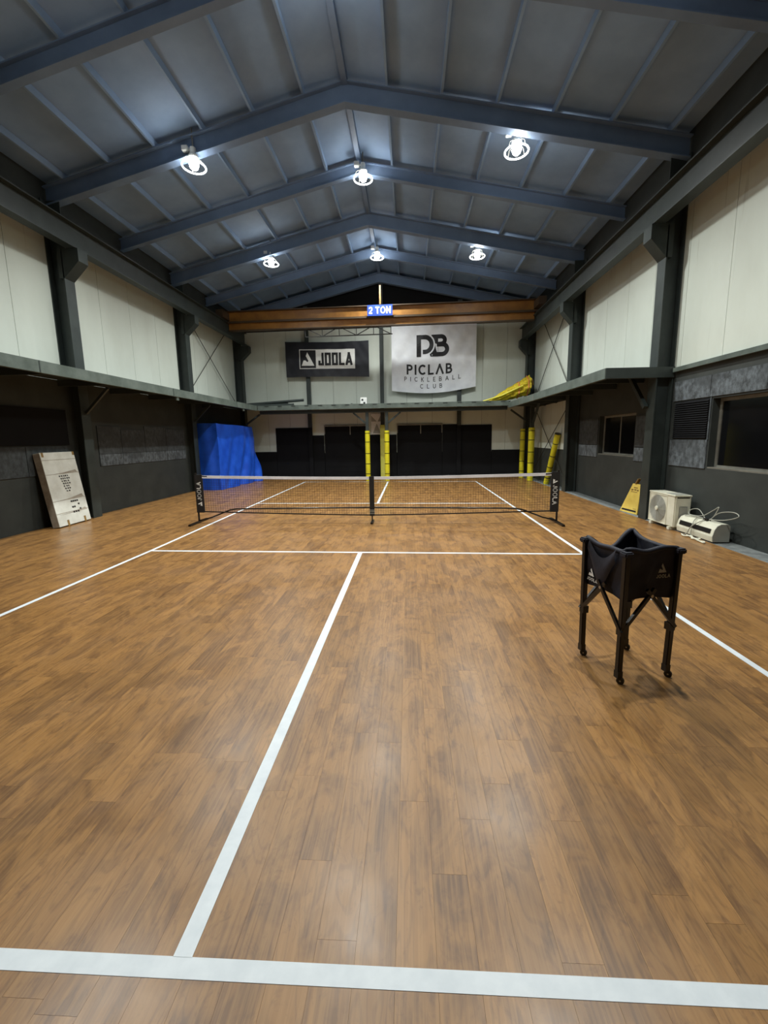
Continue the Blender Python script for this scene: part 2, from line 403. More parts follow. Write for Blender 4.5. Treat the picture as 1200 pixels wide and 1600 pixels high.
# louvre
lv = thing('wall_louvre', (XR, -0.58, 1.5), 'black slatted louvre panel on grey wall board above the outdoor unit', 'louvre')
MB().box(XR - 0.012, XR, -0.99, -0.16, 1.49, 2.11).build('backing', m_black, lv)
for i in range(17):
    z = 1.505 + i * 0.0355
    MB().prism([(XR - 0.012, -0.98, z), (XR - 0.034, -0.98, z), (XR - 0.012, -0.98, z + 0.026)], (0, 0.81, 0)).build('slat', m_black, lv)
def window(name, y0, y1, z0, z1, mull):
    x = XR + 0.13; w = tag(MB().box(x + 0.02, x + 0.03, y0, y1, z0, z1).build(name, m_glass), kind='structure')
    fr = MB(); s = 0.05
    fr.box(x - 0.02, x + 0.02, y0, y1, z0, z0 + s).box(x - 0.02, x + 0.02, y0, y1, z1 - s, z1)
    fr.box(x - 0.02, x + 0.02, y0, y0 + s, z0 + s, z1 - s).box(x - 0.02, x + 0.02, y1 - s, y1, z0 + s, z1 - s)
    fr.build('window_frame', m_alu, w)
    MB().box(XR + 0.005, x - 0.02, y0, y1, z0 - 0.002, z0 + 0.02).build('window_sill', m_alu, w)
    if mull: MB().box(x - 0.015, x + 0.02, mull - 0.015, mull + 0.015, z0 + s, z1 - s).build('mullion', m_alu, w)
    for a, b in ([(y0 + s, mull - 0.015), (mull + 0.015, y1 - s)] if mull else [(y0 + s, y1 - s)]):
        MB().box(x - 0.004, x + 0.004, a, b, z0 + s, z1 - s).build('pane', m_glass, w)
window('window_1', 1.1, 2.72, 1.1, 2.02, 1.92)
window('window_2', -3.0, -1.04, 1.03, 2.1, None)
rail = MB().box(XR - 0.07, XR - 0.016, YN, -0.1, 2.63, 2.70).build('trim_2', m_rail); tag(rail, kind='structure')
hk = MB().box(XR - 0.06, XR - 0.018, 3.2, 3.23, 1.34, 1.42).build('wall_hook', m_chrome, wr)

# back wall
wb = to_back(MB().box(XL - 0.3, XR + 0.3, -0.25, 0, 0, 6.9).prism([(XL - 0.3, -0.25, 6.9), (XR + 0.3, -0.25, 6.9), (RX, -0.25, 8.1)], (0, 0.25, 0))).build('wall_back', m_black); tag(wb, kind='structure')
xs = [XL, -5.0, -4.1, -3.2, -2.28, -1.36, -0.37, 0.62, 1.6, 2.56, 3.5, 4.4, XR]
for a, b in zip(xs, xs[1:]):
    to_back(MB().box(a + 0.004, b - 0.004, 0, 0.02, 1.0, 5.75)).build('white_panel', m_panel, wb)
for a, b, z1 in ((XL, -4.72, 1.07), (-4.71, -3.33, 2.02), (-3.32, -2.72, 1.71), (-0.92, -0.13, 1.70), (-0.12, 0.2, 1.70), (2.0, 2.58, 2.06), (2.59, 3.89, 2.03), (3.9, XR, 1.06)):
    to_back(MB().box(a, b, 0.02, 0.05, 0, z1)).build('black_board', m_black, wb)
for n, a, b, mu in (('door_1', -2.7, -0.94, -1.65), ('door_2', 0.22, 1.99, 1.15)):
    d = tag(to_back(MB().box(a, b, 0.02, 0.06, 0, 2.06)).build(n, m_black), kind='structure')
    to_back(MB().box(a, b, 0.06, 0.08, 2.05, 2.10).box(a, a + 0.03, 0.06, 0.075, 1.75, 2.05).box(b - 0.03, b, 0.06, 0.075, 1.75, 2.05)).build('door_frame', m_alu, d)
    to_back(MB().box(mu - 0.015, mu + 0.015, 0.06, 0.075, 1.72, 2.05)).build('door_stile', m_alu, d)
    for i in range(8):
        to_back(MB().box(a + 0.04, b - 0.04, 0.06, 0.066, 0.02 + i * 0.21, 0.222 + i * 0.21)).build('door_slat', m_black, d)
# white board with grey triangles between the posts
bd = thing('painted_board', back(-0.5, 0.05, 1.72), 'white board with grey triangles between yellow padded posts', 'board')
to_back(MB().box(-0.80, -0.40, 0.052, 0.062, 1.72, 2.52)).build('board', m_white, bd)
for tri, in (([(-0.74, 1.76), (-0.42, 1.76), (-0.58, 2.14)],), ([(-0.79, 2.22), (-0.58, 2.22), (-0.79, 2.44)],), ([(-0.42, 2.22), (-0.54, 2.22), (-0.42, 2.46)],)):
    to_back(MB().prism([(x, 0.062, z) for x, z in tri], (0, 0.003, 0))).build('grey_triangle', m_acg, bd)
wn = MB().box(XL - 0.3, XR + 0.3, YN - 0.25, YN, 0, 7.9).build('wall_front', m_char); tag(wn, kind='structure')

# ---- roof
mb = MB()
for s, xe in ((-1, XLU - 0.35), (1, XR + 0.3)):
    a = [(RX, YN - 0.25, RIDGE), (xe, YN - 0.25, roofz(xe)), (xe, 9.4, roofz(xe)), (RX, 9.4, RIDGE)]
    mb.hexa(a, [(x, y, z + 0.15) for x, y, z in a])
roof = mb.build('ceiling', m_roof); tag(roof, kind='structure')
for s in (-1, 1):
    for i in range(1, 7):
        x = RX + s * (i * 0.93 - 0.2); z = roofz(x)
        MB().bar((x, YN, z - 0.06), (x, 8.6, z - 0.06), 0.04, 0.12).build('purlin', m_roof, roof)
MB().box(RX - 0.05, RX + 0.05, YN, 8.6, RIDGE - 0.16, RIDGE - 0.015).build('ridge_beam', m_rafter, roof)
def rafter(y, depth, fl):
    for s, xe in ((-1, XLU + 0.0), (1, XR - 0.02)):
        zt = lambda x: roofz(x) - 0.12
        mb = MB()
        for z0, z1, w in ((0, -0.02, fl), (-0.02, -depth + 0.02, 0.012), (-depth + 0.02, -depth, fl)):
            q = [(RX, -w / 2, z0), (xe, -w / 2, z0), (xe, w / 2, z0), (RX, w / 2, z0)]
            f = lambda p, zz: (p[0], sk(y, p[0]) + p[1], zt(p[0]) + zz)
            mb.hexa([f(p, z1) for p in q], [f(p, z0) for p in q])
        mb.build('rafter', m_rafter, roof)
for y, big in ((-8.0, 1), (-5.9, 0), (-3.84, 1), (-1.75, 0), (0.3, 1), (2.35, 0), (4.42, 1), (6.5, 0), (8.5, 1)):
    rafter(y, 0.34 if big else 0.26, 0.16 if big else 0.12)

# ---- columns
def column(side, yc, ztop, z_br, label, xw, xf, reach):
    c = thing('steel_column', (xf, yc, 0), label, 'column', 'dark steel columns along the hall walls')
    s = side; h = 0.12                                   # s = +1: column on the left wall facing +x
    MB().box(min(xw, xf - s * 0.02), max(xw, xf - s * 0.02), yc - 0.008, yc + 0.008, 0, ztop).build('web', m_steel, c)
    MB().box(min(xf, xf - s * 0.02), max(xf, xf - s * 0.02), yc - h, yc + h, 0, z_br + 0.5).build('flange', m_steel, c)
    MB().box(min(xw, xw + s * 0.02), max(xw, xw + s * 0.02), yc - h, yc + h, 0, ztop).build('flange', m_steel, c)
    x2 = xf + s * reach; zz = z_br
    MB().prism([(xf, yc - h, zz), (x2, yc - h, zz + 0.3), (x2, yc - h, zz + 0.53), (xf - s * 0.1, yc - h, zz + 0.53), (xf - s * 0.1, yc - h, zz)], (0, 2 * h, 0)).build('bracket', m_steel, c)
    return c
def wcol(side, yc, ztop, zb, label):
    if side > 0: return column(1, yc, ztop, zb, label, XLU + 0.002, -5.87, 0.32)
    return column(-1, yc, ztop, zb, label, XR - 0.018, 5.05, 0.27)
wcol(1, 0.5, 6.1, 4.68, 'dark steel column on left wall behind the leaning white carton')
wcol(1, 4.77, 6.1, 4.68, 'dark steel column on left wall beside the blue tarp')
wcol(1, 8.84, 6.1, 4.68, 'dark steel column in the back left corner')
wcol(-1, 0.07, 6.1, 4.52, 'dark steel column on right wall between yellow sign and outdoor unit')
wcol(-1, 4.05, 6.1, 4.52, 'dark steel column on right wall beyond the two-pane window')
wcol(-1, 8.27, 6.1, 4.52, 'dark steel column in the back right corner behind yellow pads')
# ---- crane runway beams
def ibeam(name, m, x, z0, z1, y0, y1, fl, label):
    o = thing(name, (x, y0, z0), label, 'beam', 'crane runway beams')
    MB().box(x - 0.006, x + 0.006, y0, y1, z0 + 0.02, z1 - 0.02).build('web', m, o)
    MB().box(x - fl / 2, x + fl / 2, y0, y1, z0, z0 + 0.02).build('bottom_flange', m, o)
    MB().box(x - fl / 2, x + fl / 2, y0, y1, z1 - 0.02, z1).build('top_flange', m, o)
    MB().box(x - 0.025, x + 0.025, y0, y1, z1, z1 + 0.04).build('rail', m_alu, o)
ibeam('runway_beam', m_steel, -5.68, 5.212, 5.66, YN, 8.7, 0.2, 'dark steel crane runway beam along the left wall')
ibeam('runway_beam', m_steel, 4.90, 5.052, 5.50, YN, 8.4, 0.2, 'dark steel crane runway beam along the right wall')

# ---- overhead crane
cr = thing('overhead_crane', (RX, 6.95, 5.33), 'orange two ton overhead crane girder spanning the hall near the back', 'crane')
def cr_box(name, m, *a):
    return MB().box(*a).map(lambda x, y, z: (x, sk(y, x), z + (x - RX) * -0.003)).build(name, m, cr)
x0, x1 = -5.72, 4.94
cr_box('main_web', m_orange, x0, x1, 6.99, 7.01, 5.66, 5.99)
cr_box('top_flange', m_crdark, x0, x1, 6.90, 7.10, 5.99, 6.02)
cr_box('bottom_flange', m_crdark, x0, x1, 6.86, 7.14, 5.60, 5.66)
cr_box('lower_web', m_orange, x0 + 0.1, x1 - 0.1, 6.95, 6.97, 5.38, 5.60)
cr_box('lower_flange', m_crdark, x0 + 0.1, x1 - 0.1, 6.90, 7.08, 5.35, 5.38)
for xe in (x0, x1): cr_box('end_carriage', m_crdark, xe - 0.12, xe + 0.12, 6.45, 7.6, 5.71, 5.95)
cr_box('post', m_orange, -0.27, -0.22, 6.85, 6.90, 6.02, 6.62)
plate = cr_box('load_sign', m_blue, -0.68, 0.17, 6.80, 6.82, 5.64, 5.99)
mb = MB(); text(mb, '2 TON', lambda u, v: (-0.635 + u, sk(6.797, -0.6 + u), 5.705 + v), 0.225, 0.042, 0.022, sx=0.92)
o = mb.build('lettering', m_white); o.parent = plate; o['label'] = 'white 2 TON lettering'
# lattice brace hanging behind the girder
lb = cr
zz0, zz1 = 5.10, 5.40
f = lambda x, z: (x, sk(7.04, x), z)
MB().bar(f(-2.9, zz1), f(0.15, zz1), 0.03).build('lattice_chord', m_rod, lb); MB().bar(f(-2.9, zz0), f(0.15, zz0), 0.03).build('lattice_chord', m_rod, lb)
xs = [-2.9, -2.3, -1.7, -1.1, -0.5, 0.1]
for i, (a, b) in enumerate(zip(xs, xs[1:])):
    MB().bar(f(a, zz0 if i % 2 else zz1), f(b, zz1 if i % 2 else zz0), 0.025).build('lattice_diagonal', m_rod, lb)
    MB().bar(f(b, zz0), f(b, zz1), 0.022).build('lattice_strut', m_rod, lb)
MB().bar(f(-2.9, zz0), f(-2.9, zz1), 0.022).build('lattice_strut', m_rod, lb)

# ---- back wall posts
def wpost(x, z0, z1, w, label):
    p = thing('wall_post', back(x, 0.1, z0), label, 'post', 'steel posts on the back wall')
    for a, b, m in ((z0, 2.02, m_black), (2.02, z1, m_steel)):
        to_back(MB().box(x - w / 2, x + w / 2, 0.15, 0.165, a, b)).build('flange', m, p)
        to_back(MB().box(x - 0.006, x + 0.006, 0.065, 0.15, a, b)).build('web', m, p)
wpost(-3.25, 0, 6.6, 0.16, 'dark steel post on back wall behind the black banner')
wpost(-0.34, 0, 7.3, 0.15, 'dark steel post at the middle of the back wall between banners')
wpost(2.62, 0, 6.6, 0.16, 'dark steel post on back wall behind the white banner')
# ---- ledges
ZT = 2.80
def ledge(label, loc): return thing('mezzanine_ledge', loc, label, 'ledge', 'steel ledges round the hall')
# left
e = ledge('grey steel ledge running along the left wall above head height', (-4.87, 0, ZT)); XE = -4.87; yb = 7.36
MB().box(XE, XE + 0.012, YN, yb, ZT - 0.18, ZT).box(XE - 0.06, XE, YN, yb, ZT - 0.015, ZT).box(XE - 0.06, XE, YN, yb, ZT - 0.18, ZT - 0.165).build('edge_channel', m_rail, e)
MB().box(XL, XE - 0.06, YN, 8.95, ZT - 0.03, ZT - 0.005).build('deck', m_steel, e)
for i in range(12):
    y = -9.6 + i * 1.4
    if abs(y - 0.5) < 0.3 or abs(y - 4.77) < 0.3: y += 0.45
    MB().box(XL + 0.0, XE - 0.005, y - 0.03, y + 0.03, ZT - 0.15, ZT - 0.03).build('joist', m_steel, e)
for y in (0.5, 4.77):
    MB().bar((-5.86, y, 2.15), (-5.35, y, ZT - 0.16), 0.05).build('knee_brace', m_steel, e)
for y in (-2.4, 2.2, 6.2):
    MB().box(XE - 0.05, XE - 0.01, y - 0.05, y + 0.05, ZT - 0.26, ZT - 0.18).build('cleat', m_rail, e)
for y in (-1.55, 2.0, 5.6): MB().box(XE + 0.012, XE + 0.016, y - 0.01, y + 0.01, ZT - 0.18, ZT).build('joint_plate', m_steel, e)
# back
e = ledge('grey steel ledge running across the back wall below the banners', (RX, 7.25, ZT)); D = 1.5
to_back(MB().box(-4.87, 4.17, D - 0.012, D, ZT - 0.17, ZT).box(-4.87, 4.17, D - 0.07, D - 0.012, ZT - 0.17, ZT - 0.155)).build('edge_channel', m_rail, e)
to_back(MB().box(-4.93, 4.235, 0.022, D - 0.012, ZT - 0.035, ZT - 0.01)).build('deck', m_steel, e)
to_back(MB().box(-4.87, 4.17, D - 0.30, D - 0.2, ZT - 0.30, ZT - 0.17)).build('support_beam', m_steel, e)
for i in range(18): to_back(MB().box(-4.6 + i * 0.5, -4.45 + i * 0.5, D, D + 0.004, ZT - 0.045, ZT - 0.02)).build('slot', m_dark, e)
for x in (-0.84, -0.12):
    to_back(MB().box(x - 0.055, x + 0.055, D - 0.32, D - 0.2, 0, ZT - 0.30)).build('post', m_steel, e)
for x, s in ((-0.90, -1), (-0.06, 1)):
    MB().bar(back(x, D - 0.26, 2.12), back(x + s * 0.45, D - 0.26, ZT - 0.3), 0.06).build('knee_brace', m_steel, e)
MB().bar(back(4.85, D - 0.26, 2.1), back(4.3, D - 0.26, ZT - 0.3), 0.06).build('knee_brace', m_steel, e)
MB().bar(back(-5.5, D - 0.26, 2.1), back(-4.9, D - 0.26, ZT - 0.3), 0.06).build('knee_brace', m_steel, e)
# right
e = ledge('grey steel ledge along the right wall, ending at a column', (4.17, 0, ZT)); XE = 4.17; z2 = ZT - 0.07
MB().box(XE - 0.012, XE, -0.06, 7.08, z2 - 0.18, z2).box(XE, XE + 0.06, -0.06, 7.08, z2 - 0.015, z2).box(XE, XE + 0.06, -0.06, 7.08, z2 - 0.18, z2 - 0.165).build('edge_channel', m_rail, e)
MB().box(XE, XR - 0.02, -0.075, -0.06, z2 - 0.18, z2).box(XE, XR - 0.3, -0.06, 0.0, z2 - 0.18, z2 - 0.165).build('end_channel', m_steel, e)
MB().box(XE + 0.06, XR - 0.02, -0.06, 8.475, z2 - 0.03, z2 - 0.005).build('deck', m_steel, e)
for y in (0.9, 2.0, 3.2, 4.6, 5.7, 6.8):
    MB().box(XE + 0.005, XR - 0.02, y - 0.03, y + 0.03, z2 - 0.15, z2 - 0.03).build('joist', m_steel, e)
MB().bar((5.0, 0.13, 2.05), (5.0, 0.75, z2 - 0.04), 0.07).build('knee_brace', m_steel, e)
MB().bar((5.0, 6.95, 2.05), (5.0, 6.35, z2 - 0.04), 0.07).build('knee_brace', m_steel, e)
MB().box(4.93, 5.05, 7.0, 7.12, 0, z2 - 0.03).build('post', m_steel, e)
for y in (4.2, 5.6): MB().box(XE - 0.017, XE - 0.012, y - 0.02, y + 0.02, z2 - 0.18, z2).build('joint_plate', m_alu, e)

# ---- yellow column pads
def pad(x, y, h, r, label, m=m_yellow, straps=(0.25, 0.62, 1.0, 1.42, 1.74), lean=None, sq=False):
    p = thing('post_pad', (x, y, 0), label, 'pad', 'yellow padding on posts')
    A, B = Vector((x, y, 0.0)), Vector(lean) if lean else Vector((x, y, h)); ax = (B - A).normalized()
    if sq:
        MB().box(x - r, x + r, y - r, y + r, 0, h).build('foam', m, p, bevel=0.01)
    else:
        A2 = A + Vector((0, 0, r * 0.25)) if lean else A
        MB().tube([A2, B], r, 16).build('foam', m, p)
        for z in straps:
            if z < h: c = A + ax * z; MB().tube([c, c + ax * 0.022], r + 0.004, 16).build('strap', m_dark, p)
    return p
bx = lambda x: sk(YB, x) - (D - 0.26)
pad(-0.84, bx(-0.84), 1.84, 0.088, 'yellow strapped pad round the ledge post left of centre')
pad(-0.12, bx(-0.12), 1.84, 0.088, 'yellow strapped pad round the ledge post right of centre')
pad(-0.34, sk(YB, -0.34) - 0.18, 2.08, 0.095, 'tall pale yellow pad without straps on the middle wall post', m_ypale, sq=True)
pad(4.99, 7.06, 1.86, 0.105, 'bright yellow strapped pad round the post in the right corner')
pad(4.96, 8.10, 1.84, 0.09, 'yellow strapped pad in front of the back right column')
pad(5.16, 5.85, 1.75, 0.085, 'yellow strapped pad leaning loosely against the right wall', lean=(5.24, 5.2, 1.62))
# ---- wall cross bracing
def rods(name, label, segs):
    b = thing(name, segs[0][0], label, 'brace', 'crossed wall brace rods')
    for a, c in segs: MB().tube([a, c], 0.012, 6).build('rod', m_rod, b)
rods('cross_brace', 'crossed dark brace rods on white left wall by the back corner', [((-6.10, 5.1, 5.45), (-6.10, 8.55, 2.95)), ((-6.12, 8.45, 5.9), (-6.12, 4.95, 2.95))])
rods('cross_brace', 'crossed dark brace rods on white upper right wall by the back corner', [((5.28, 7.35, 5.6), (5.28, 4.5, 2.85)), ((5.30, 4.9, 5.4), (5.30, 7.6, 3.1))])
rods('cross_brace', 'crossed dark brace rods low on right wall behind the leaning pad', [((5.28, 4.4, 2.55), (5.28, 7.6, 0.4)), ((5.30, 7.7, 2.5), (5.30, 4.6, 0.2))])

# ---- pale lower panels on the right wall in the last bay
for a, b in ((4.25, 5.2), (5.21, 6.2), (6.21, 7.2), (7.21, 8.3)): wall_board(wr, 'white_panel', XR, -1, a, b, 1.15, 2.6, m_panel, 0.012)

# ---- ceiling lamps
def lamp(x, y, z, label, src=None):
    hang = roofz(x) - z
    L = thing('ceiling_lamp', (x, y, z), label, 'lamp', 'round high bay ceiling lamps')
    MB().tube([(x, y, z + 0.30), (x, y, z + hang - 0.01)], 0.012, 6).build('hanging_rod', m_alu, L)
    MB().lathe((x, y, z), [(0.001, 0.30), (0.05, 0.30), (0.06, 0.2), (0.085, 0.16), (0.085, 0.13), (0.001, 0.13)], 20).build('socket', m_hous, L, smooth=False)
    for q in range(4):
        a = q * math.pi / 2 + 0.6
        MB().tube([(x + 0.08 * math.cos(a), y + 0.08 * math.sin(a), z + 0.15), (x + 0.17 * math.cos(a), y + 0.17 * math.sin(a), z + 0.09), (x + 0.2 * math.cos(a), y + 0.2 * math.sin(a), z - 0.01)], 0.005, 6).build('rim_strut', m_alu, L)
    MB().lathe((x, y, z), [(0.001, 0.13), (0.05, 0.125), (0.082, 0.07), (0.085, 0.02), (0.065, -0.035), (0.035, -0.06), (0.001, -0.068)], 18).build('bulb', m_bulb, L, smooth=True)
    MB().tube([(x + 0.2 * math.cos(a * math.pi / 16), y + 0.2 * math.sin(a * math.pi / 16), z - 0.012) for a in range(32)], 0.014, 8, closed=True).build('rim', m_ring, L, smooth=True)
    MB().box(x - 0.19, x - 0.08, y - 0.05, y + 0.05, z + 0.24, z + 0.33).build('ballast_box', m_hous, L, bevel=0.008)
    MB().bar((x - 0.10, y, z + 0.27), (x, y, z + 0.27), 0.02).build('ballast_arm', m_hous, L)
    ld = bpy.data.lights.new('lamp_beam', 'SPOT'); ld.energy = LAMP_W; ld.color = (0.965, 1.0, 0.965)
    ld.spot_size = math.radians(152); ld.spot_blend = 0.95; ld.shadow_soft_size = 0.09
    lo = bpy.data.objects.new('lamp_beam', ld); COL.objects.link(lo); lo.location = (0, 0, -0.10); lo.parent = L
ZS, ZC = 6.5, 7.2
lamp(-3.17, 0.38, ZS, 'glowing round ceiling lamp at left, in the middle row')
lamp(-0.27, 2.18, ZC, 'glowing round ceiling lamp under the ridge, nearer of the two in view')
lamp(2.61, 0.38, ZS, 'glowing round ceiling lamp at right, in the middle row')
lamp(-3.17, 4.59, ZS, 'small glowing ceiling lamp far off at left of the ridge')
lamp(-0.27, 6.14, ZC, 'small glowing ceiling lamp under the ridge above the 2 TON sign')
lamp(2.61, 4.57, ZS, 'small glowing ceiling lamp far off at right of the ridge')
lamp(-3.17, -3.85, ZS, 'ceiling lamp at left just above the picture')
lamp(-0.34, -1.80, ZC, 'ceiling lamp under the ridge just at the picture top')
lamp(2.61, -3.85, ZS, 'ceiling lamp at right just above the picture')

# ---- banners
def cloth_disp(seed, amp):
    a, b, c = seed, seed * 1.7, seed * 2.3
    return lambda x, z: amp * (0.5 + 0.35 * math.sin(5.1 * x + 3.3 * z + a) * math.sin(2.2 * z - 1.6 * x + b) + 0.25 * math.sin(9 * x - 6 * z + c) + 0.12 * math.sin(17 * x + 11 * z))
bn = thing('banner', back(-2.44, 0.25, 3.97), 'black cloth banner with white framed JOOLA logo on back wall', 'banner')
dj = cloth_disp(1.3, 0.03)
bx0, bx1, bz0, bz1 = -4.09, -0.82, 3.97, 5.31
def jb(x, z, o=0.0):
    u = (x - bx0) / (bx1 - bx0); v = (z - bz0) / (bz1 - bz0)
    sag = -0.05 * math.sin(math.pi * u) * (0.3 + 0.4 * v) + 0.03 * (1 - v) * math.sin(math.pi * u)
    return back(x, 0.22 + dj(x, z) + o + 0.04 * math.sin(math.pi * u) * (1 - v), z - 0.06 * u + sag)
MB().grid(lambda u, v: jb(bx0 + u * (bx1 - bx0), bz0 + v * (bz1 - bz0)), 48, 24).build('cloth', m_clothb, bn, smooth=True)
def onb(fn, x0, z0, o): return lambda u, v: fn(x0 + u, z0 + v, o)
def patch(fn, x0, x1, z0, z1, o, n=20, m=8): return MB().grid(lambda u, v: fn(x0 + u * (x1 - x0), z0 + v * (z1 - z0), o), n, m)
lg = patch(jb, -3.54, -1.36, 4.28, 5.03, 0.004).build('logo_panel', m_white, bn)
def on_sub(mb, name, m, par):
    o = mb.build(name, m); o.parent = par; return o
on_sub(patch(jb, -3.51, -2.89, 4.31, 5.00, 0.008, 8, 8), 'logo_square', m_print, lg)
mb = MB(); flatpoly(mb, [(x * 0.50, y * 0.52) for x, y in LOGO], onb(jb, -3.45, 4.40, 0.014)); on_sub(mb, 'logo_mark', m_white, lg)
mb = MB(); text(mb, 'JOOLA', onb(jb, -2.79, 4.41, 0.012), 0.49, 0.088, 0.036, HV, 0.82)
on_sub(mb, 'lettering', m_print, lg)

bn = thing('banner', back(1.64, 0.25, 3.35), 'white cloth banner with black PB logo and PICLAB lettering', 'banner')
dp = cloth_disp(4.1, 0.045)
px0, px1, pz0, pz1 = 0.05, 3.22, 3.36, 5.74
def pb(x, z, o=0.0):
    u = (x - px0) / (px1 - px0); v = (z - pz0) / (pz1 - pz0)
    return back(x, 0.22 + dp(x, z) + o, z + 0.04 * u - 0.16 * (1 - v) * (math.sin(math.pi * u)) + 0.05 * u * (1 - v))
MB().grid(lambda u, v: pb(px0 + u * (px1 - px0), pz0 + v * (pz1 - pz0)), 48, 40).build('cloth', m_clothw, bn, smooth=True)
mb = MB(); P0 = onb(pb, 1.0, 4.62, 0.006); S = 0.76; w = 0.165
P = lambda u, v: P0(u * S, v * S)
stroke(mb, [(0.11, 0.11), (0.11, 0.89)], 0.22, P, 0.1)
stroke(mb, [(0.11, 0.89), (0.42, 0.89)] + arc(0.42, 0.56, 0.32, 0.33, 88, -88, 14) + [(0.33, 0.23)], 0.20, P, 0.1)
for q in ([(0.68, 0.0), (1.06, 0.0), (1.06, 0.985), (0.75, 0.985)] + arc(0.42, 0.56, 0.49, 0.50, 52, -62, 14),):
    flatpoly(mb, q, P)
stroke(mb, [(0.95, 0.89), (1.20, 0.89)] + arc(1.20, 0.725, 0.19, 0.165, 88, -88, 12) + [(1.02, 0.56)], 0.19, P, 0.1)
stroke(mb, [(0.95, 0.10), (1.27, 0.10)] + arc(1.27, 0.32, 0.23, 0.22, -88, 88, 12) + [(1.02, 0.54)], 0.20, P, 0.1)
mb.build('logo_mark', m_print, bn)
mb = MB(); text(mb, 'PICLAB', onb(pb, 0.62, 4.00, 0.006), 0.36, 0.068, 0.075, GL, 1.0)
mb.build('lettering', m_print, bn)
mb = MB(); text(mb, 'PICKLEBALL', onb(pb, 0.53, 3.76, 0.006), 0.16, 0.022, 0.135, GL, 0.95)
mb.build('lettering', m_print, bn)
mb = MB(); text(mb, 'CLUB', onb(pb, 1.13, 3.52, 0.006), 0.16, 0.022, 0.14, GL, 0.95)
mb.build('lettering', m_print, bn)

# ---- things on the back ledge
pp = [((-5.6, 0.9, 2.90), (-3.25, 1.0, 3.02), 0.05), ((-5.5, 0.75, 2.86), (-3.9, 0.85, 2.90), 0.055), ((-5.4, 1.05, 2.85), (-3.6, 1.15, 2.85), 0.045)]
for (a, b, r), lb_ in zip(pp, ('dark pipe lying topmost of the three on the back ledge', 'thick dark pipe lying rearmost on the back ledge', 'dark pipe lying at the front edge of the back ledge')):
    tag(MB().tube([back(*a), back(*b)], r, 10).build('pipe', m_steel), lb_, 'pipe', 'dark pipes on the back ledge')
bxo = thing('small_box', back(-0.98, 0.9, ZT), 'small white box with dark printed squares on the back ledge', 'box')
to_back(MB().box(-1.10, -0.86, 0.8, 1.0, ZT - 0.009, ZT + 0.27)).build('carton', m_white, bxo, bevel=0.004)
for x, z in ((-1.06, 0.15), (-0.99, 0.04)): to_back(MB().box(x, x + 0.07, 1.0, 1.004, ZT + z, ZT + z + 0.06)).build('print', m_print, bxo)
for x, z, lb_ in ((-1.9, 0.06, 'crumpled white sheet left of the small box on back ledge'), (-2.6, 0.04, 'flat white sheet on back ledge beside the pipes')):
    tag(MB().grid(lambda u, v: back(x + u * 0.5, 0.7 + v * 0.4, ZT - 0.005 + z * (0.5 + 0.5 * math.sin(9 * u + 5 * v)) * (0.2 + u)), 8, 6).build('paper_sheet', m_white), lb_, 'paper')
# rolled yellow net with orange straps
rn = thing('rolled_net', back(4.3, 0.8, ZT), 'bundled yellow net with orange straps on the right end of ledge', 'net')
A, B = Vector(back(3.55, 1.0, ZT + 0.02)), Vector(back(5.0, 0.85, ZT + 0.62))
def rnf(u, v):
    c = A.lerp(B, u); r = 0.05 + 0.30 * u ** 0.8; a = v * 2 * math.pi
    rr = r * (1 + 0.10 * math.sin(a * 7 + 9 * u) + 0.07 * math.sin(a * 13 - 20 * u) + 0.05 * math.sin(31 * u))
    p = c + Vector((0, math.cos(a) * rr, math.sin(a) * rr * 0.9 - 0.04)); p.z = max(p.z, ZT - 0.008); return p
MB().grid(rnf, 26, 40).build('net_roll', m_ynet, rn, smooth=True)
MB().tube([A + Vector((-0.2, -0.12, 0.0)), A.lerp(B, 0.3) + Vector((0, -0.2, 0.0)), B + Vector((-0.3, -0.36, -0.1))], 0.03, 8).build('net_cord', m_yellow, rn)
for u in (0.72, 0.94):
    MB().tube([rnf(u, k / 24) * 1.0 + Vector((0, math.cos(k / 12 * math.pi) * 0.015, math.sin(k / 12 * math.pi) * 0.015)) for k in range(24)], 0.022, 6, closed=True).build('strap', m_strap, rn)
for k in range(4):
    MB().tube([B + Vector((-0.05, 0.05 * k - 0.1, 0.05)), B + Vector((0.08, 0.07 * k - 0.15, 0.12 + 0.05 * (k % 2))), B + Vector((0.13, 0.06 * k - 0.1, -0.05))], 0.025, 6).build('rope_end', m_straw, rn)

# ---- blue tarp over stored goods
tp = thing('tarp_covered_stack', (-5.6, 6.4, 0), 'tall blue tarpaulin draped over a boxy stack in the left corner', 'tarp')
H = 2.1; tx0, tx1, ty0, ty1 = -6.02, -5.3, 4.95, 8.1
def side(u, v):      # front face x = tx1
    y = ty0 + u * (ty1 - ty0) * (0.94 + 0.06 * (1 - v)); z = v * H * (1 - 0.02 * u)
    fold = (1 - v) ** 0.8 * 0.075 * (math.sin(20 * u - 7 * v + 1.5) + 0.5 * math.sin(37 * u - 13 * v)) * min(1, 0.15 + 1.6 * u) + 0.03 * math.sin(9 * u + 3 * v)
    return (tx1 + 0.22 * u * (1 - v) + fold * (1 - 0.3 * v), y, z)
tarp = MB().grid(side, 60, 30)
tarp.grid(lambda u, v: (tx0 + u * (tx1 - tx0) + (0.03 * math.sin(9 * 0 + 3 * v)) * u + (0 if u < 1 else 0), ty0 + 0.03 * math.sin(7 * u + 2 * v) * (1 - u) * u * 4, v * H), 12, 12)
tarp.grid(lambda u, v: (tx0 + v * (tx1 - tx0 + 0.0), ty0 + u * (ty1 - ty0) * 0.94, H * (1 - 0.02 * u)), 20, 6)
tarp.grid(lambda u, v: (tx0 + u * (side(1, v)[0] - tx0), side(1, v)[1], v * H * 0.98), 10, 30)
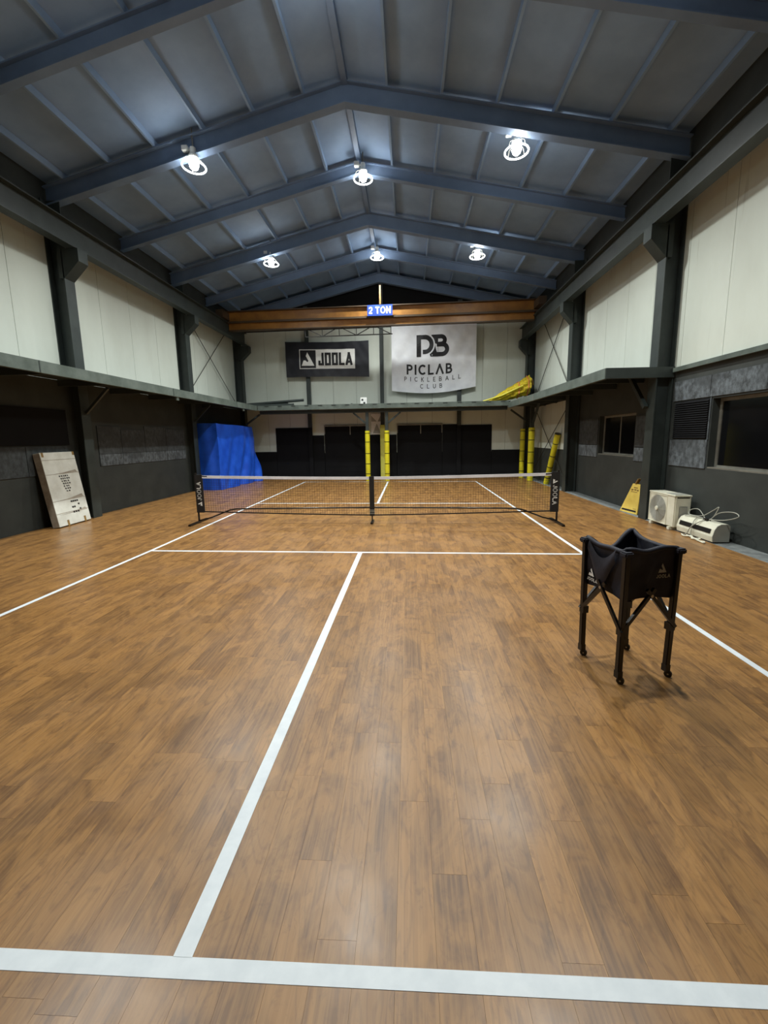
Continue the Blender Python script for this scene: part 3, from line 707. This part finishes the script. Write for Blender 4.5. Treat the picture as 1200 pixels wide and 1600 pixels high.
tarp.build('tarp_sheet', m_tarp, tp, smooth=True, fix=False)
MB().tube([side(k / 30, 0.0) [:2] + (0.012,) for k in range(31)], 0.012, 6).build('hem', m_tarp, tp)

# ---- leaning carton
ct = thing('flat_carton', (-5.77, -0.2, 0), 'long white carton with brown tape leaning against the left wall', 'carton')
b0, b1 = Vector((-5.74, -0.61, 0.0)), Vector((-5.80, 0.22, 0.0)); lean = Vector((-0.20, 0, 1.39)); t_ = Vector((-0.13, 0, -0.02))
rise = Vector((0, 0, 0.022))
MB().hexa([b0 + rise, b1 + rise, b1 + t_ + rise, b0 + t_ + rise], [b0 + lean, b1 + lean, b1 + lean + t_, b0 + lean + t_]).build('carton', m_card, ct, bevel=0.004)
nrm = (b1 - b0).cross(lean).normalized()
if nrm.x < 0: nrm = -nrm
Q = lambda u, v, o=0.003: tuple(b0 + rise + (b1 - b0) * u + (lean - rise) * v + nrm * o)
mb = MB(); mb.hexa([b0 + rise * 1.2 + Vector((-0.002, -0.003, 0)), b0 + t_ + rise * 1.2 + Vector((0, -0.003, 0)), b0 + t_ + rise * 1.2, b0 + rise * 1.2], [b0 + lean * 0.99 + Vector((-0.002, -0.003, 0)), b0 + lean * 0.99 + t_ + Vector((0, -0.003, 0)), b0 + lean * 0.99 + t_, b0 + lean * 0.99]).build('carton_side', m_cards, ct)
for u, v0, v1 in ((0.25, -0.01, 0.07), (0.78, -0.01, 0.07), (0.03, 0.94, 1.0), (0.93, 0.95, 1.0)):
    mb = MB(); flatpoly(mb, [(u, v0), (u + 0.06, v0), (u + 0.06, v1), (u, v1)], Q); mb.build('parcel_tape', m_tapeb, ct)
for v in (0.895, 0.70, 0.34, 0.17):
    mb = MB(); flatpoly(mb, [(0.0, v), (1, v), (1, v + 0.006), (0, v + 0.006)], lambda a, b: Q(a, b, 0.0025)); mb.build('seam', m_cards, ct)
for v, du in ((0.70, 0.05), (0.34, 0.06), (0.15, 0.05)):
    mb = MB(); flatpoly(mb, [(0.05, v), (0.95, v + 0.01), (0.9, v + du * 0.9), (0.5, v + du * 0.3)], lambda a, b: Q(a, b, 0.002)); mb.build('crease_shade', m_cards, ct)  # flat darker wedges paint the shading along the carton's creases
rnd = random.Random(3); mb = MB()
for k in range(34):
    r = k // 5; u = 0.36 + 0.06 * (k % 5) + 0.03 * r * 0.6 + rnd.uniform(-0.01, 0.01); v = 0.68 - 0.035 * r
    if k % 5 > 5 - r * 0.6: continue
    flatpoly(mb, [(u, v), (u + rnd.uniform(0.02, 0.05), v), (u + 0.04, v - 0.02), (u, v - 0.016)], Q)
for k, (u, v) in enumerate([(0.5, 0.32), (0.56, 0.32), (0.62, 0.32), (0.68, 0.32), (0.5, 0.24), (0.56, 0.24), (0.7, 0.27), (0.72, 0.2), (0.5, 0.17), (0.57, 0.17), (0.64, 0.17)]):
    flatpoly(mb, [(u, v), (u + 0.05, v), (u + 0.05, v - 0.025), (u, v - 0.02)], Q)
mb.build('printed_marks', m_print, ct)

# ---- net
N0, N1 = Vector((-3.36, -0.12, 0)), Vector((3.37, -0.24, 0))
nt = thing('pickleball_net', (0.02, -0.15, 0), 'black portable pickleball net with white top band across the court', 'net')
nl = lambda x: -0.12 - 0.12 * (x + 3.36) / 6.73
def ztop(x): return 0.865 + 0.05 * (abs(x) / 3.36) ** 1.6
def zbot(x): return 0.135 + 0.075 * (abs(x) / 3.36) ** 1.3
NP = [(-3.30 + 6.6 * i / 40) for i in range(41)]
def strip(fz0, fz1, x0, x1, th, n=40):
    mb = MB()
    for i in range(n):
        a, b = x0 + (x1 - x0) * i / n, x0 + (x1 - x0) * (i + 1) / n
        mb.hexa([(a, nl(a) - th, fz0(a)), (b, nl(b) - th, fz0(b)), (b, nl(b) + th, fz0(b)), (a, nl(a) + th, fz0(a))],
                [(a, nl(a) - th, fz1(a)), (b, nl(b) - th, fz1(b)), (b, nl(b) + th, fz1(b)), (a, nl(a) + th, fz1(a))])
    return mb
strip(lambda x: ztop(x) - 0.052, ztop, -3.27, 3.27, 0.006).build('top_band', m_bandw, nt)
strip(lambda x: zbot(x), lambda x: zbot(x) + 0.022, -3.27, 3.27, 0.005).build('bottom_band', m_net, nt)
mb = MB()
for i in range(int(6.5 / 0.046)):
    x = -3.24 + i * 0.046; r = 0.0013
    mb.box(x - r, x + r, nl(x) - r, nl(x) + r, zbot(x), ztop(x) - 0.03)
for j in range(1, 15):
    for i in range(20):
        a, b = -3.25 + 6.5 * i / 20, -3.25 + 6.5 * (i + 1) / 20; q = j / 15
        za, zb_ = zbot(a) + (ztop(a) - 0.05 - zbot(a)) * q, zbot(b) + (ztop(b) - 0.05 - zbot(b)) * q
        mb.bar((a, nl(a), za), (b, nl(b), zb_), 0.0026)
mb.build('mesh', m_net, nt, fix=False, kind='stuff')
for s, x in ((-1, -3.36), (1, 3.37)):
    MB().tube([(x, nl(x), 0.03), (x, nl(x), 0.96)], 0.018, 10).build('end_post', m_blackm, nt)
    xi = x - s * 0.125
    sl = MB().box(min(x + s * 0.022, xi), max(x + s * 0.022, xi), nl(x) - 0.022, nl(x) + 0.022, 0.20, 0.93).build('sleeve', m_net, nt, bevel=0.006)
    sl['label'] = 'black sleeve with white JOOLA lettering'
    MB().bar((x, nl(x) - 0.36, 0.018), (x, nl(x) + 0.32, 0.018), 0.05, 0.03).build('foot', m_blackm, nt)
    MB().tube([(x, nl(x), 0.04), (x - s * 0.25, nl(x), 0.10), (x - s * 0.62, nl(x), 0.245), (x - s * 0.75, nl(x), 0.265), (x - s * 1.0, nl(x - s), 0.27), (0, nl(0), 0.29)], 0.014, 8).build('frame_tube', m_blackm, nt)
    # lettering runs up the left sleeve and down the right one
    xm = x - s * 0.052; yy = nl(x) - 0.0235
    if s < 0: pl = lambda u, v: (xm + 0.045 - v, yy, 0.33 + u)
    else: pl = lambda u, v: (xm - 0.045 + v, yy, 0.80 - u)
    mb = MB(); flatpoly(mb, [(0.0 + a * 0.085, b * 0.085) for a, b in LOGO], pl); o = mb.build('logo_mark', m_white); o.parent = sl; mb = MB()
    wtx = text(mb, 'JOOLA', lambda u, v: pl(u + 0.105, v), 0.085, 0.017, 0.012, GL, 1.0)
    o = mb.build('lettering', m_white); o.parent = sl
    MB().bar((xi + s * 0.0, nl(x), 0.90), (xi - s * 0.10, nl(x), ztop(3.2) - 0.02), 0.02).build('buckle_strap', m_net, nt)
MB().box(-0.045, 0.045, nl(0) - 0.014, nl(0) + 0.012, 0.13, 0.872).build('centre_strap', m_net, nt, bevel=0.004)
MB().tube([(0, nl(0), 0.03), (0, nl(0), 0.85)], 0.012, 8).build('centre_post', m_blackm, nt)
MB().bar((0, nl(0) - 0.16, 0.016), (0, nl(0) + 0.16, 0.016), 0.045, 0.03).build('foot', m_blackm, nt)
for z in (0.17, 0.205, 0.235): MB().box(-0.047, 0.047, nl(0) - 0.017, nl(0) - 0.013, z, z + 0.012).build('webbing_stripe', m_acg, nt)

# ---- ball cart
cc = Vector((2.15, -5.0, 0)); ca, sa = math.cos(math.radians(14)), math.sin(math.radians(14))
def cw(x, y, z): return (cc.x + ca * x - sa * y, cc.y + sa * x + ca * y, z)
ck = thing('ball_cart', tuple(cc), 'black folding ball cart with cloth bag and JOOLA logos on casters', 'cart')
hs = 0.178
cor = [(-hs, -hs), (hs, -hs), (hs, hs), (-hs, hs)]
for x, y in cor:
    lg = MB().bar(cw(x, y, 0.075), cw(x * 1.05, y * 1.05, 0.85), 0.034, 0.034, ref=(sa, -ca, 0)).build('leg', m_blackm, ck, bevel=0.004)
    o = MB().bar(cw(x, y, 0.325), cw(x, y, 0.375), 0.042, 0.042, ref=(sa, -ca, 0)).build('collar', m_dark); o.parent = lg
    o = MB().bar(cw(x, y, 0.040), cw(x, y, 0.085), 0.036, 0.036, ref=(sa, -ca, 0)).build('caster_fork', m_dark); o.parent = lg
    p = Vector(cw(x + 0.008, y - 0.012, 0.023)); d = Vector((0.6, 0.8, 0)) * 0.009
    o = MB().tube([p - d, p + d], 0.023, 14).build('caster_wheel', m_dark); o.parent = lg
    o = MB().tube([p - d * 1.25, p + d * 1.2], 0.005, 8).build('caster_hub', m_chrome); o.parent = lg
    MB().bar(cw(x * 1.06 - 0.03, y * 1.06, 0.85), cw(x * 1.06 + 0.03, y * 1.06, 0.85), 0.06, 0.035).build('corner_cap', m_cloth, ck, bevel=0.008)
for k in range(4):
    (xa, ya), (xb, yb_) = cor[k], cor[(k + 1) % 4]; of = 1.07
    for (p, q), sft in (((0, 1), 1.0), ((1, 0), 1.035)):
        pa, pb_ = ((xa, ya), (xb, yb_)) if p == 0 else ((xb, yb_), (xa, ya))
        MB().bar(cw(pa[0] * of * sft, pa[1] * of * sft, 0.35), cw((pa[0] * 0.42 + pb_[0] * 0.58) * of * sft, (pa[1] * 0.42 + pb_[1] * 0.58) * of * sft, 0.615), 0.018, 0.022).build('scissor_brace', m_blackm, ck)
    MB().tube([cw((xa + xb) / 2 * of * 0.99, (ya + yb_) / 2 * of * 0.99, 0.575), cw((xa + xb) / 2 * of * 1.09, (ya + yb_) / 2 * of * 1.09, 0.575)], 0.010, 8).build('pivot_bolt', m_chrome, ck)
def rim(s):          # s in 0..4 round the top edge
    k = int(s) % 4; f = s - int(s); (xa, ya), (xb, yb_) = cor[k], cor[(k + 1) % 4]
    x, y = xa + (xb - xa) * f, ya + (yb_ - ya) * f
    dip = (0.012, 0.022, 0.075, 0.03)[k] * math.sin(math.pi * f ** (1.6 if k == 2 else 1)) ** 1.2
    bow = (0.02, 0.02, 0.03, 0.02)[k] * math.sin(math.pi * f); n = ((0, -1), (1, 0), (0, 1), (-1, 0))[k]
    q = max(0, f - 0.4) / 0.6 if k == 1 else max(0, 0.5 - f) / 0.5 if k == 2 else 0.0; extra = 0.032 * q * q * (3 - 2 * q)
    return Vector((x - n[0] * bow, y - n[1] * bow, 0.868 - dip + extra + 0.008 * math.sin(9 * s + 1)))
def bag(u, v):
    s = (u * 4) % 4; t_ = rim(s); k = 1 - 0.06 * v
    w_ = 0.010 * math.sin(11 * s + 5 * v) * math.sin(math.pi * v)
    f = s - int(s); zb_ = 0.535 + 0.012 * math.sin(math.pi * f)
    return cw(t_.x * k * 1.03 + w_, t_.y * k * 1.03 - w_, t_.z + (zb_ - t_.z) * v)
def bagin(u, v):
    s = (u * 4) % 4; t_ = rim(s); k = 0.945 - 0.12 * v; zb_ = 0.56
    return cw(t_.x * k + 0.012 * math.sin(7 * s + 8 * v), t_.y * k, t_.z + 0.004 + (zb_ - t_.z) * v)
bg = MB().grid(bag, 96, 14).grid(bagin, 96, 10)
bg.grid(lambda u, v: cw(*(Vector(((u - 0.5) * 0.31, (v - 0.5) * 0.31, 0.545)))), 6, 6)
bgo = bg.build('bag', m_cloth, ck, smooth=True, fix=False)
o = MB().tube([Vector(cw(*(rim((k / 48 * 4) % 4)))) for k in range(48)], 0.016, 8, closed=True).build('rim_hem', m_cloth, smooth=True); o.parent = bgo
# second hem flap that sags over the left side
fl = MB().grid(lambda u, v: cw(-0.188 - 0.012 * math.sin(math.pi * v), 0.15 - 0.25 * u, 0.86 - 0.09 * math.sin(math.pi * u) - v * (0.09 + 0.10 * math.sin(math.pi * u) ** 2)), 14, 8).build('flap', m_cloth, smooth=True); fl.parent = bgo
def cart_logo(pl, h, m):
    mb = MB(); flatpoly(mb, [(a * h, 0.035 + b * h) for a, b in LOGO], pl)
    text(mb, 'JOOLA', lambda u, v: pl(u - 0.012, v), 0.024, 0.005, 0.0035, GL, 1.0); o = mb.build('logo_print', m); o.parent = bgo
cart_logo(lambda u, v: cw(-hs * 1.0 - 0.006, 0.145 - u, 0.578 + v), 0.055, m_white)
cart_logo(lambda u, v: cw(0.05 + u, -hs * 1.01 - 0.006, 0.680 + v), 0.06, m_acg)
MB().lathe(cw(hs * 1.2, -hs * 0.9, 0.70), [(0.001, -0.02), (0.016, -0.02), (0.020, 0.0), (0.016, 0.02), (0.001, 0.02)], 12).build('knob', m_dark, ck)

# ---- air conditioner outdoor unit
ac = thing('air_conditioner_outdoor_unit', (5.12, -0.55, 0), 'off-white outdoor air conditioner unit with round fan by right wall', 'air conditioner')
ax0, ax1, ay0, ay1, az0, az1 = 5.00, 5.26, -0.93, -0.22, 0.05, 0.57
MB().box(ax0, ax1, ay0, ay1, az0, az1).build('casing', m_acw, ac, bevel=0.015)
MB().box(ax0 - 0.008, ax1 + 0.004, ay0 - 0.006, ay1 + 0.006, az1 - 0.012, az1 + 0.012).build('lid', m_acw, ac, bevel=0.005)
MB().box(ax0 + 0.03, ax1 - 0.02, ay0 + 0.05, ay0 + 0.3, az1 + 0.012, az1 + 0.02).build('top_vent', m_acg, ac)
fy, fz, R_ = ay1 - 0.265, 0.305, 0.225
MB().lathe((ax0, fy, fz), [(R_, -0.004), (R_ * 0.55, -0.001), (0.05, -0.002), (0.001, -0.003)], 32, 'x').build('fan_recess', m_acg, ac)
gr = MB()
for r in [0.05 + 0.0225 * i for i in range(9)]:
    gr.tube([(ax0 - 0.012 - 0.012 * (1 - (r / R_) ** 2), fy + r * math.cos(a * math.pi / 16), fz + r * math.sin(a * math.pi / 16)) for a in range(32)], 0.0025, 4, closed=True)
gr.build('fan_guard', m_acg, ac, fix=False)
for k in range(12):
    a = k * math.pi / 6
    MB().bar((ax0 - 0.022, fy + 0.04 * math.cos(a), fz + 0.04 * math.sin(a)), (ax0 - 0.011, fy + R_ * math.cos(a), fz + R_ * math.sin(a)), 0.004).build('guard_spoke', m_acg, ac)
MB().lathe((ax0 - 0.02, fy, fz), [(0.001, -0.014), (0.035, -0.012), (0.04, 0.0), (0.04, 0.01)], 16, 'x').build('fan_cap', m_acw, ac)
fr = MB()
for a in ((fy - 0.25, fy + 0.25, fz - 0.245, fz - 0.235), (fy - 0.25, fy + 0.25, fz + 0.235, fz + 0.245)): fr.box(ax0 - 0.008, ax0, *a)
for a in ((fy - 0.25, fy - 0.24, fz - 0.235, fz + 0.235), (fy + 0.24, fy + 0.25, fz - 0.235, fz + 0.235)): fr.box(ax0 - 0.008, ax0, *a)
fr.build('fan_surround', m_acw, ac)
for y in (ay0 + 0.1, ay1 - 0.1): MB().box(ax0 - 0.02, ax1 + 0.02, y - 0.03, y + 0.03, 0.004, 0.05).build('foot', m_acw, ac)
MB().box(ax0 + 0.07, ax0 + 0.2, ay0 - 0.012, ay0, 0.16, 0.40).build('valve_cover', m_acg, ac, bevel=0.006)
MB().box(ax0 + 0.03, ax1 - 0.03, ay0 - 0.003, ay0, 0.535, 0.55).build('handle_slot', m_dark, ac)

# ---- indoor unit lying on the floor
ai = thing('air_conditioner_indoor_unit', (5.14, -1.36, 0), 'white indoor air conditioner unit lying on the floor with cables', 'air conditioner')
iy0, iy1 = -1.76, -0.97
prof = [(5.04, 0.022), (5.03, 0.10), (5.055, 0.20), (5.09, 0.255), (5.14, 0.28), (5.24, 0.28), (5.27, 0.26), (5.27, 0.022)]
MB().prism([(x, iy0, z) for x, z in prof], (0, iy1 - iy0, 0)).build('casing', m_acw, ai, bevel=0.004)
for y in (iy0, iy1 + 0.0): MB().prism([(5.155 + (x - 5.155) * 0.985, y - 0.004, 0.15 + (z - 0.15) * 0.985) for x, z in prof], (0, 0.008, 0)).build('end_cap', m_acg if y == iy0 else m_acw, ai)
n_ = Vector((-0.1, 0, 0.025)).normalized()
def front(y, t_): a, b = Vector((5.03, 0, 0.10)), Vector((5.055, 0, 0.20)); p = a.lerp(b, t_); return Vector((p.x, y, p.z)) + n_ * 0.004
MB().hexa([front(iy0 + 0.06, 0.35), front(iy1 - 0.05, 0.35), front(iy1 - 0.05, 1.0), front(iy0 + 0.06, 1.0)], [p + n_ * 0.003 for p in (front(iy0 + 0.06, 0.35), front(iy1 - 0.05, 0.35), front(iy1 - 0.05, 1.0), front(iy0 + 0.06, 1.0))]).build('air_slot', m_dark, ai)
rnd = random.Random(11)
def loop(pts, r=0.007, name='cable', label=None, parent=None):
    out = []; P_ = [Vector(p) for p in pts]; n = len(P_)
    for i in range(n - 1):
        p0, p1, p2, p3 = P_[max(i - 1, 0)], P_[i], P_[i + 1], P_[min(i + 2, n - 1)]
        for k in range(7):
            t = k / 7; out.append(0.5 * ((2 * p1) + (p2 - p0) * t + (2 * p0 - 5 * p1 + 4 * p2 - p3) * t * t + (3 * p1 - p0 - 3 * p2 + p3) * t ** 3))
    out.append(P_[-1]); return MB().tube(out, r, 6).build(name, m_cable, parent, smooth=True)
loop([(5.14, -1.45, 0.285), (5.2, -1.2, 0.40), (5.22, -0.99, 0.36), (5.16, -1.05, 0.30), (5.15, -1.35, 0.33), (5.2, -1.5, 0.44), (5.2, -1.6, 0.50), (5.18, -1.55, 0.36), (5.15, -1.5, 0.29)], parent=ai)
loop([(5.16, -1.5, 0.29), (5.2, -1.62, 0.42), (5.22, -1.85, 0.47), (5.2, -1.97, 0.43), (5.18, -1.75, 0.34), (5.15, -1.45, 0.30), (5.12, -1.15, 0.30), (5.10, -1.05, 0.28)], parent=ai)
loop([(5.12, -1.3, 0.29), (5.05, -1.33, 0.25), (5.0, -1.36, 0.12), (4.99, -1.38, 0.03), (4.97, -1.45, 0.012)], parent=ai)
loop([(5.12, -1.45, 0.29), (5.05, -1.42, 0.24), (5.0, -1.35, 0.16), (4.99, -1.28, 0.04), (4.96, -1.24, 0.012)], parent=ai)
cb = loop([(4.97, -1.2, 0.013), (4.93, -1.32, 0.013), (4.98, -1.42, 0.03), (4.93, -1.5, 0.013), (4.99, -1.58, 0.03), (4.93, -1.62, 0.013), (4.97, -1.7, 0.013), (4.92, -1.74, 0.013), (4.96, -1.45, 0.022), (4.98, -1.3, 0.02)], 0.011, 'coiled_cable')
cb.data.materials[0] = m_acw; tag(cb, 'white tangled cable on the floor before the indoor unit', 'cable')
MB().box(5.12, 5.18, -1.5, -1.42, 0.28, 0.31).build('clamp', m_dark, ai)

# ---- yellow caution sign
sg = thing('caution_sign', (5.1, 0.63, 0), 'yellow tapered floor caution sign leaning beside the right column', 'sign')
s0, s1, s2, s3 = Vector((5.07, 0.93, 0.005)), Vector((5.15, 0.42, 0.005)), Vector((5.20, 0.42, 0.60)), Vector((5.17, 0.68, 0.60))
d = Vector((0.025, 0.01, 0)); MB().hexa([s0, s1, s1 + d, s0 + d], [s3, s2, s2 + d, s3 + d]).build('board', m_sign, sg, bevel=0.005)
nr = (s1 - s0).cross(s3 - s0).normalized(); nr = -nr if nr.x > 0 else nr
G = lambda u, v, o=0.004: tuple((s0.lerp(s1, u)).lerp(s3.lerp(s2, u), v) + nr * o)
mb = MB(); flatpoly(mb, [(0.08, 0.07), (0.92, 0.07), (0.92, 0.125), (0.08, 0.125)], G); mb.build('black_stripe', m_print, sg)
mb = MB()
for u, v, w_, h_ in ((0.2, 0.72, 0.55, 0.02), (0.15, 0.77, 0.2, 0.05), (0.42, 0.78, 0.2, 0.05), (0.68, 0.77, 0.16, 0.05), (0.3, 0.86, 0.4, 0.03), (0.72, 0.17, 0.18, 0.012)):
    flatpoly(mb, [(u, v), (u + w_, v), (u + w_, v + h_), (u, v + h_)], G)
mb.build('faded_print', m_tapeb, sg)
MB().bar(tuple(s3.lerp(s2, 0.35) + Vector((0.012, 0, 0))), tuple(s3.lerp(s2, 0.62) + Vector((0.02, 0, 0.11))), 0.07, 0.025).build('grip', m_tapeb, sg, bevel=0.006)
